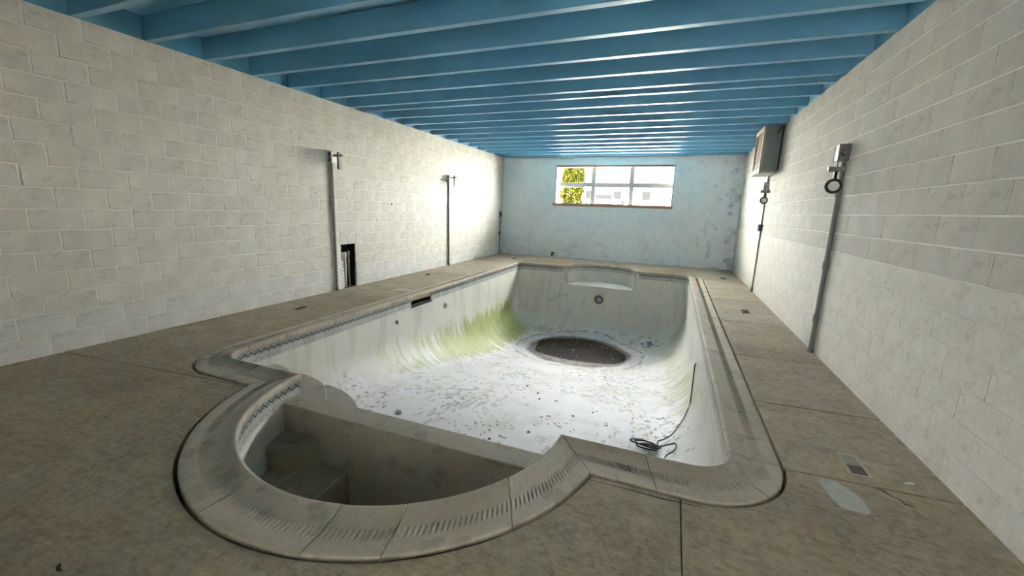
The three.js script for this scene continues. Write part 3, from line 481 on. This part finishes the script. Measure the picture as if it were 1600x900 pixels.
// ------------------------------------------------------------------ puddle, hose and litter in the pool
{
  const pts = []; for (let i = 0; i < 72; i++) { const a = i / 72 * 6.2832, r = 0.98 + 0.05 * Math.sin(2 * a + 1) + 0.04 * Math.sin(5 * a + 2) + 0.06 * (noise3(Math.cos(a) * 3 + 8, Math.sin(a) * 3 + 8, 1) - 0.5); pts.push([-1.87 + 1.08 * r * Math.cos(a), -9.55 + 1.02 * r * Math.sin(a)]); }
  const T2 = dataTex(512, 512, (u, v) => { const a = pfbm(u, v, 5, 6, 901), b = pfbm(u, v, 24, 4, 930), s = sstep(0.76, 0.82, pfbm(u, v, 30, 3, 960)); const k = 0.25 + 0.9 * a * b * 2.2; return [mix(0.034 * k, 0.22, s * 0.5), mix(0.026 * k, 0.19, s * 0.5), mix(0.017 * k, 0.14, s * 0.5)]; });
  const m = new THREE.MeshPhysicalMaterial({ color: 0xffffff, roughness: 0.6, specularIntensity: 0.2, map: rep(T2, 0.5), bumpMap: rep(T.deckBump, 0.6), bumpScale: 0.006 });
  tag(mesh('puddle', prism(pts, -1.85, -1.802), m), 'shallow puddle of murky brown water in the deep end', 'puddle');
  const leaf = []; for (let i = 0; i < 30; i++) { const a = rand() * 6.28, r = Math.sqrt(rand()) * 0.93, w = 0.01 + 0.018 * rand() * rand(); leaf.push(new THREE.SphereGeometry(1, 6, 4).scale(w * 1.7, 0.005, w).rotateY(rand() * 6).translate(-1.85 + 1.08 * r * Math.cos(a), -1.797, -9.55 + 0.95 * r * Math.sin(a))); }
  const lt = tag(mesh('floating_debris', mergeGeometries(leaf), mat([0.36, 0.32, 0.24], 0.8)), 'scattered pale leaf bits floating on the murky puddle', 'debris'); lt.userData.kind = 'stuff';
}
{
  const on = (x, z, h = 0.02) => [x, basinY(x, z) + h, z];
  const up = [[0.462, -0.39, -5.80], [0.452, -0.46, -5.76]];
  for (const [x, z] of [[0.44, -5.6], [0.40, -5.4], [0.35, -5.2], [0.29, -5.02], [0.23, -4.86], [0.16, -4.76], [0.08, -4.68]]) up.push(on(x, z));
  const coil = []; const c0 = [-0.05, -4.5];
  for (let i = 0; i < 44; i++) { const a = i * 0.47, k = 0.8 + 0.3 * Math.sin(i * 0.61); coil.push(on(c0[0] + 0.15 * k * Math.cos(a), c0[1] + 0.06 * k * Math.sin(a), 0.014 + 0.0012 * i)); }
  const tail = [on(0.02, -4.5), on(0.14, -4.57), on(0.25, -4.60), on(0.27, -4.54), on(0.25, -4.44), on(0.18, -4.36), on(0.16, -4.3)];
  const h = group('garden_hose'); tag(h, 'thin dark hose hanging down the right pool wall into a loose coil', 'hose');
  mesh('hose_run', tube(up, 0.0085, 8, 120), mat([0.06, 0.058, 0.055], 0.5), h); mesh('hose_coil', tube([up[up.length - 1], ...coil], 0.0085, 8, 420), mat([0.06, 0.058, 0.055], 0.5), h); mesh('hose_tail', tube(tail, 0.0085, 8, 80), mat([0.06, 0.058, 0.055], 0.5), h);
  const chips = []; for (let i = 0; i < 40; i++) { const x = -1.6 + 1.5 * rand() - 0.4, z = -3.6 - 2.6 * rand(), s = 0.008 + 0.018 * rand() * rand(); chips.push(new THREE.DodecahedronGeometry(s, 0).scale(1.3, 0.5, 1).rotateY(rand() * 6).translate(x, basinY(x, z) + s * 0.3, z)); }
  const cc = tag(mesh('plaster_chips', mergeGeometries(chips), mat([0.12, 0.115, 0.11], 0.9)), 'small dark chips and grit scattered on the pool floor', 'debris'); cc.userData.kind = 'stuff';
  tag(mesh('rubble_lump', new THREE.DodecahedronGeometry(0.035, 1).scale(1.2, 0.8, 0.9).translate(-2.98, basinY(-2.98, -3.95) + 0.02, -3.95), mat([0.3, 0.3, 0.29], 0.9)), 'small grey rubble lump on the pool floor below the corner steps', 'rubble');
}

// ------------------------------------------------------------------ conduits and brackets on the walls
function strap(g, x, y, z, s) { mesh('strap', rbx(x, x + s * 0.03, y - 0.012, y + 0.012, z - 0.035, z + 0.035, 0.004), M.galv, g); }
function leftConduit(z, top, label, k = 1) {
  const g = tag(group('wall_conduit', [XL, 0, z]), label, 'conduit');
  mesh('pipe', new THREE.CylinderGeometry(0.021, 0.021, top, 14).translate(0.026, top / 2, 0), M.galv, g);
  mesh('foot', new THREE.CylinderGeometry(0.027, 0.029, 0.06, 14).translate(0.028, 0.03, 0), M.dullmetal, g);
  for (const y of [0.7, 1.55]) strap(g, 0, y, 0, 1);
  const b = mesh('junction_box', rbx(0, 0.085, top - 0.01, top + 0.17, -0.055, 0.055, 0.008), mat([0.5, 0.47, 0.43], 0.5, { metalness: 0.4 }), g);
  for (const y of [0.035, 0.125]) { mesh('knockout', new THREE.CylinderGeometry(0.016, 0.016, 0.008, 12).rotateX(Math.PI / 2).translate(0.045, top + y, 0.056), M.black, b); mesh('lug', rbx(0.0, 0.086, top + y - 0.035, top + y + 0.035, 0.05, 0.058, 0.003), mat([0.52, 0.49, 0.45], 0.5, { metalness: 0.4 }), b); }
  const a = mesh('bracket_arm', rbx(0.08, 0.27, top + 0.09, top + 0.125, -0.02, 0.02, 0.004), M.dullmetal, g);
  mesh('bracket_plate', rbx(0.175, 0.215, top - 0.12, top + 0.16, -0.03, 0.03, 0.005), M.dullmetal, a);
  return g;
}
leftConduit(-5.71, 2.25, 'thin metal conduit with bracket box beside the broken hole on the left wall');
leftConduit(-9.72, 2.2, 'metal conduit with bracket box further along the left wall past the broken hole');
{ const g = tag(group('corner_conduit', [XL, 0, -13.25]), 'short thin conduit with small dark switch near the far left corner', 'conduit');
  mesh('pipe', new THREE.CylinderGeometry(0.016, 0.016, 1.3, 10).translate(0.02, 0.65, 0), M.dullmetal, g); mesh('switch_box', rbx(0, 0.06, 1.28, 1.46, -0.04, 0.04, 0.006), mat([0.09, 0.09, 0.09], 0.5), g); mesh('lower_clamp', rbx(0, 0.05, 0.66, 0.78, 0.01, 0.07, 0.006), mat([0.14, 0.13, 0.12], 0.6), g); }
{ const g = tag(group('wall_conduit', [XR, 0, -5.70]), 'thick grey metal conduit with junction box on the right wall behind the nearer ring lamp', 'conduit');
  mesh('pipe', new THREE.CylinderGeometry(0.024, 0.024, 2.26, 16).translate(-0.028, 1.13, 0), M.galv, g);
  for (const y of [0.42, 1.05, 1.86]) mesh('coupling', new THREE.CylinderGeometry(0.031, 0.031, 0.09, 16).translate(-0.03, y, 0), M.galv, g);
  mesh('foot', new THREE.CylinderGeometry(0.03, 0.034, 0.05, 16).translate(-0.03, 0.025, 0), M.dullmetal, g);
  mesh('junction_box', rbx(-0.11, 0, 2.20, 2.385, -0.05, 0.05, 0.008), mat([0.2, 0.21, 0.22], 0.5, { metalness: 0.4 }), g); }
function ringLamp(x, y, z, R, label, hookZ) {
  const g = tag(group('ring_lamp', [x, y, z]), label, 'lamp', undefined);
  const t = mesh('lamp_ring', new THREE.TorusGeometry(R, R * 0.27, 12, 36), M.black, g); mesh('lamp_lens', new THREE.CylinderGeometry(R * 0.85, R * 0.85, 0.02, 28).rotateX(Math.PI / 2), mat([0.75, 0.74, 0.70], 0.4), t);
  mesh('lamp_stem', rbx(-0.014, 0.014, R, R + 0.1, -0.014, 0.014, 0.004), M.black, g);
  mesh('crossbar', rbx(-0.075, 0.085, R + 0.085, R + 0.135, -0.02, 0.02, 0.004), mat([0.16, 0.15, 0.135], 0.5, { metalness: 0.4 }), g);
  mesh('hanging_wire', tube([[0.0, R + 0.13, 0], [0.004, R + 0.2, 0], [0.02, R + 0.28, 0], [0.05, R + 0.315, -0.01], [0.09, R + 0.32, hookZ * 0.6], [0.14, R + 0.34, hookZ]], 0.005, 6, 40), M.black, g);
  mesh('wire_nut', new THREE.CylinderGeometry(0.008, 0.011, 0.045, 8).rotateZ(0.9).translate(0.035, R + 0.262, 0), M.black, g);
  return g;
}
ringLamp(1.555, 1.925, -5.48, 0.064, 'black ring lamp with pale lens hanging by a wire beside the thick right conduit', -0.2);
{ const g = tag(group('heater_conduit', [XR, 0, -9.86]), 'thin grey conduit with two small boxes running down from the wall heater', 'conduit');
  mesh('pipe', new THREE.CylinderGeometry(0.015, 0.015, 2.42, 12).translate(-0.02, 1.21, 0), M.dullmetal, g); mesh('upper_box', rbx(-0.09, 0, 2.08, 2.26, -0.05, 0.05, 0.006), mat([0.25, 0.25, 0.25], 0.5, { metalness: 0.4 }), g); mesh('lower_box', rbx(-0.08, 0, 1.28, 1.42, -0.05, 0.05, 0.006), mat([0.14, 0.14, 0.14], 0.5, { metalness: 0.4 }), g); mesh('foot', new THREE.CylinderGeometry(0.022, 0.024, 0.1, 12).translate(-0.022, 0.05, 0), M.dullmetal, g); }
ringLamp(1.56, 1.885, -9.25, 0.055, 'small black ring lamp hanging below the wall heater', -0.5);

// ------------------------------------------------------------------ wall heater under the ceiling
{
  const g = tag(group('wall_heater', [1.54, 2.38, -9.53]), 'grey metal wall heater with cream framed tan front under the ceiling', 'heater');
  const grey = mat([0.24, 0.245, 0.23], 0.55, { map: rep(T.block, 1.4) }), cream = mat([0.34, 0.27, 0.20], 0.7), tanM = mat([0.15, 0.08, 0.047], 0.8);
  mesh('cabinet', rbx(-0.12, 0.135, 0.03, 0.84, -0.41, 0.41, 0.008), grey, g);
  mesh('wall_bracket', rbx(0.125, 0.163, 0.06, 0.85, -0.36, 0.40, 0.004), M.black, g);
  const f = mesh('front_frame', mergeGeometries([rbx(-0.155, -0.115, 0.0, 0.09, -0.42, 0.42, 0.008), rbx(-0.155, -0.115, 0.76, 0.85, -0.42, 0.42, 0.008), rbx(-0.155, -0.115, 0.09, 0.76, -0.42, -0.34, 0.008), rbx(-0.155, -0.115, 0.09, 0.76, 0.34, 0.42, 0.008)]), cream, g);
  mesh('front_panel', bx(-0.128, -0.118, 0.08, 0.77, -0.35, 0.35), tanM, g);
  for (let i = 0; i < 3; i++) mesh('louver', rbx(-0.146, -0.12, 0.10 + i * 0.04, 0.118 + i * 0.04, -0.34, 0.34, 0.004), cream, g);
  mesh('bottom_tray', rbx(-0.13, 0.12, -0.005, 0.035, -0.405, 0.405, 0.006), mat([0.5, 0.5, 0.47], 0.5), g);
  mesh('gas_valve', tube([[0.12, 0.82, 0.42], [0.10, 0.78, 0.44], [0.085, 0.74, 0.43], [0.06, 0.70, 0.42]], 0.013, 8, 24), M.black, g);
  mesh('drain_tube', tube([[0.10, 0.0, 0.1], [0.10, -0.1, 0.06], [0.11, -0.2, -0.1]], 0.01, 8, 20), mat([0.55, 0.55, 0.53], 0.5), g);
}

// ------------------------------------------------------------------ plumbing in the knocked-out hole
[[-5.915, 0.64, 0.0, 'shortest pale plumbing pipe, leftmost in the broken wall hole'], [-5.985, 0.665, 0.0, 'second pale plumbing pipe from the left in the broken wall hole'], [-6.05, 0.665, 0.0, 'third plumbing pipe from the left in the broken wall hole'], [-6.14, 0.68, 0.0, 'greyer plumbing pipe, rightmost in the broken wall hole']].forEach(([z, h, lean, label], i) => {
  const g = tag(group('plumbing_pipe', [XL - 0.09, 0, z]), label, 'pipe'), m = mat([[0.50, 0.48, 0.43], [0.55, 0.53, 0.48], [0.57, 0.54, 0.49], [0.36, 0.345, 0.32]][i], 0.5);
  mesh('tube', new THREE.CylinderGeometry(0.021, 0.021, h, 14).translate(0, h / 2, 0).rotateX(lean), m, g);
  mesh('collar', new THREE.CylinderGeometry(0.028, 0.028, 0.075, 14).translate(0, h - 0.05, 0).rotateX(lean), i < 3 ? mat([0.62, 0.55, 0.45], 0.5) : m, g);
});

// ------------------------------------------------------------------ deck fittings
function socket(x, z, w, l, turn, label) { const g = tag(group('deck_anchor', [x, 0.001, z]), label, 'anchor socket'); g.rotation.y = turn; const hw = w / 2, hl = l / 2, t = 0.012; mesh('rim', mergeGeometries([bx(-hw - t, hw + t, 0, 0.004, -hl - t, -hl), bx(-hw - t, hw + t, 0, 0.004, hl, hl + t), bx(-hw - t, -hw, 0, 0.004, -hl, hl), bx(hw, hw + t, 0, 0.004, -hl, hl)]), mat([0.16, 0.145, 0.12], 0.9), g); mesh('pocket', bx(-hw, hw, 0, 0.0015, -hl, hl), M.void, g); return g; }
socket(-5.08, -4.45, 0.08, 0.2, 0.2, 'small dark slot in the deck left of the pool, nearest the camera');
socket(-5.2, -8.1, 0.08, 0.2, 0.3, 'small dark slot in the left deck beyond the round lid');
socket(-4.63, -12.2, 0.1, 0.24, 0, 'small dark slot in the deck at the far left corner');
socket(1.27, -7.7, 0.09, 0.22, 0, 'small dark slot in the right deck midway along the pool');
socket(1.31, -11.6, 0.1, 0.24, 0, 'small dark slot in the right deck near the far wall');
{ const g = tag(group('skimmer_lid', [-4.60, 0, -6.28]), 'round pale skimmer lid set in the left deck', 'lid'); mesh('lid', new THREE.CylinderGeometry(0.125, 0.13, 0.012, 36).translate(0, 0.006, 0), mat([0.46, 0.42, 0.36], 0.6, { map: copMap }), g); mesh('lid_rim', new THREE.TorusGeometry(0.135, 0.008, 8, 40).rotateX(Math.PI / 2).translate(0, 0.004, 0), mat([0.5, 0.46, 0.4], 0.7), g); }
{ const g = tag(group('deck_box', [1.252, 0, -3.085]), 'rectangular metal deck box with half its lid missing by the right wall', 'deck box'); g.rotation.y = 0.02; g.scale.set(0.66, 1, 0.88); const t = 0.014;
  mesh('frame', mergeGeometries([bx(-0.07, 0.07, 0, 0.006, 0.13, 0.13 + t), bx(-0.07, 0.07, 0, 0.006, -0.13 - t, -0.13), bx(-0.07 - t, -0.07, 0, 0.006, -0.142, 0.142), bx(0.07, 0.07 + t, 0, 0.006, -0.142, 0.142)]), mat([0.45, 0.40, 0.32], 0.8), g);
  mesh('half_lid', bx(-0.068, 0.068, 0, 0.004, -0.128, 0.0), mat([0.27, 0.25, 0.19], 0.8), g); mesh('open_half', bx(-0.068, 0.068, 0, 0.0015, 0.0, 0.128), mat([0.10, 0.085, 0.07], 0.9), g); }
{ const g = tag(group('pipe_stub', [-3.72, 0.13, ZB + 0.03]), 'short dark pipe stub low on the far wall', 'pipe stub'); mesh('stub', new THREE.CylinderGeometry(0.045, 0.045, 0.12, 16).rotateX(Math.PI / 2), M.black, g); mesh('elbow', tube([[0, 0, 0.05], [0, -0.03, 0.09], [0, -0.1, 0.1]], 0.035, 10, 16), mat([0.1, 0.095, 0.09], 0.7), g); }
tag(mesh('paint_flake', new THREE.DodecahedronGeometry(0.022, 0).scale(1.5, 0.2, 0.7).rotateY(0.4).translate(1.50, 0.005, -2.99), mat([0.6, 0.58, 0.52], 0.8)), 'tiny pale paint flake on the deck beside the right wall', 'paint flake');

// ------------------------------------------------------------------ outside, seen through the window
{
  struct(mesh('lawn', prism([[-60, -13.75], [60, -13.75], [60, -120], [-60, -120]], 0.8, 1.35), mat([0.40, 0.39, 0.36], 1)), 'sunlit ground outside the window');
  const wallM = mat([0.8, 0.79, 0.76], 0.8), matte = (r, g, b) => new THREE.MeshPhysicalMaterial({ color: lin(r, g, b), roughness: 1, specularIntensity: 0 }), dark = matte(0.0035, 0.0037, 0.004), roofM = matte(0.008, 0.0075, 0.007);
  const house = (name, x, z, w, h, d, label, wf = 0.45) => { const g = tag(group(name, [x, 1.35, z]), label, 'house'); mesh('wall', bx(-w / 2, w / 2, 0, h, -d / 2, d / 2), wallM, g);
    const s = new THREE.Shape([[-w / 2 - 0.5, h], [w / 2 + 0.5, h], [w / 2 - 2, h + 2.4], [-w / 2 + 2, h + 2.4]].map((p) => new THREE.Vector2(...p))); mesh('roof', new THREE.ExtrudeGeometry(s, { depth: d + 0.8, bevelEnabled: false }).translate(0, 0, -d / 2 - 0.4), roofM, g);
    for (let k = 0; k < 4; k++) { const f = mesh('window_frame', rbx(-w / 2 + 1.5 + k * (w - 3) / 3 - 0.6, -w / 2 + 1.5 + k * (w - 3) / 3 + 0.6, h * wf, h * wf + 1.3, d / 2, d / 2 + 0.06, 0.01), roofM, g); mesh('window_pane', bx(-w / 2 + 1.5 + k * (w - 3) / 3 - 0.5, -w / 2 + 1.5 + k * (w - 3) / 3 + 0.5, h * wf + 0.1, h * wf + 1.2, d / 2 + 0.05, d / 2 + 0.07), dark, f); } return g; };
  house('house', -10, -66, 15, 4.2, 8, 'white house beyond the parked car seen through the middle panes');
  house('house', 6.2, -80, 14, 9.5, 8, 'taller white house at the right of the window view', 0.7);
  const car = tag(group('car', [-8.2, 2.15, -52]), 'grey parked car seen through the lower middle pane', 'car'), cb = matte(0.006, 0.0062, 0.0065);
  const sh = new THREE.Shape([[-2.2, 0.3], [2.2, 0.3], [2.2, 0.8], [1.3, 0.92], [0.8, 1.4], [-0.9, 1.42], [-1.5, 0.95], [-2.2, 0.85]].map((p) => new THREE.Vector2(...p)));
  mesh('body', new THREE.ExtrudeGeometry(sh, { depth: 1.7, bevelEnabled: true, bevelSize: 0.06, bevelThickness: 0.06, bevelSegments: 2 }).translate(0, 0, -0.85), cb, car);
  mesh('side_windows', bx(-1.1, 0.9, 0.95, 1.32, 0.9, 0.93), dark, car);
  for (const x of [-1.4, 1.35]) mesh('wheel', new THREE.CylinderGeometry(0.32, 0.32, 0.2, 20).rotateX(Math.PI / 2).translate(x, 0.32, 0.86), M.black, car);
  struct(mesh('street', prism([[-60, -45], [60, -45], [60, -120], [-60, -120]], 1.3, 2.14), mat([0.5, 0.49, 0.47], 0.95)), 'pale street outside');
  // leafy bush close to the window
  const bush = tag(group('bush', [-4.12, 1.3, -17.6]), 'yellow-green leafy bush outside the left panes', 'bush'), r2 = rng(77), lv = [];
  const one = new THREE.PlaneGeometry(0.07, 0.045, 1, 1);
  for (let i = 0; i < 9000; i++) { const a = r2() * 6.283, y = r2(), k = Math.pow(1 - Math.pow(Math.abs(2 * y - 1), 5), 0.5) * (0.9 + 0.2 * noise3(Math.cos(a) * 2 + 5, y * 6, Math.sin(a) * 2 + 5)), r = k * (0.15 + 0.85 * Math.sqrt(r2())); lv.push(one.clone().rotateX(r2() * 3).rotateY(r2() * 6).rotateZ(r2() * 3).translate(0.47 * r * Math.cos(a), 0.05 + 2.2 * y, 0.5 * r * Math.sin(a))); }
  mesh('foliage', mergeGeometries(lv), new THREE.MeshPhysicalMaterial({ color: lin(0.0115, 0.0122, 0.0016), roughness: 1, specularIntensity: 0, side: THREE.DoubleSide }), bush);
  mesh('stem', new THREE.CylinderGeometry(0.04, 0.06, 1.2, 8).translate(0, 0.6, 0), mat([0.08, 0.06, 0.04], 0.9), bush);
}

renderer.render(scene, camera);
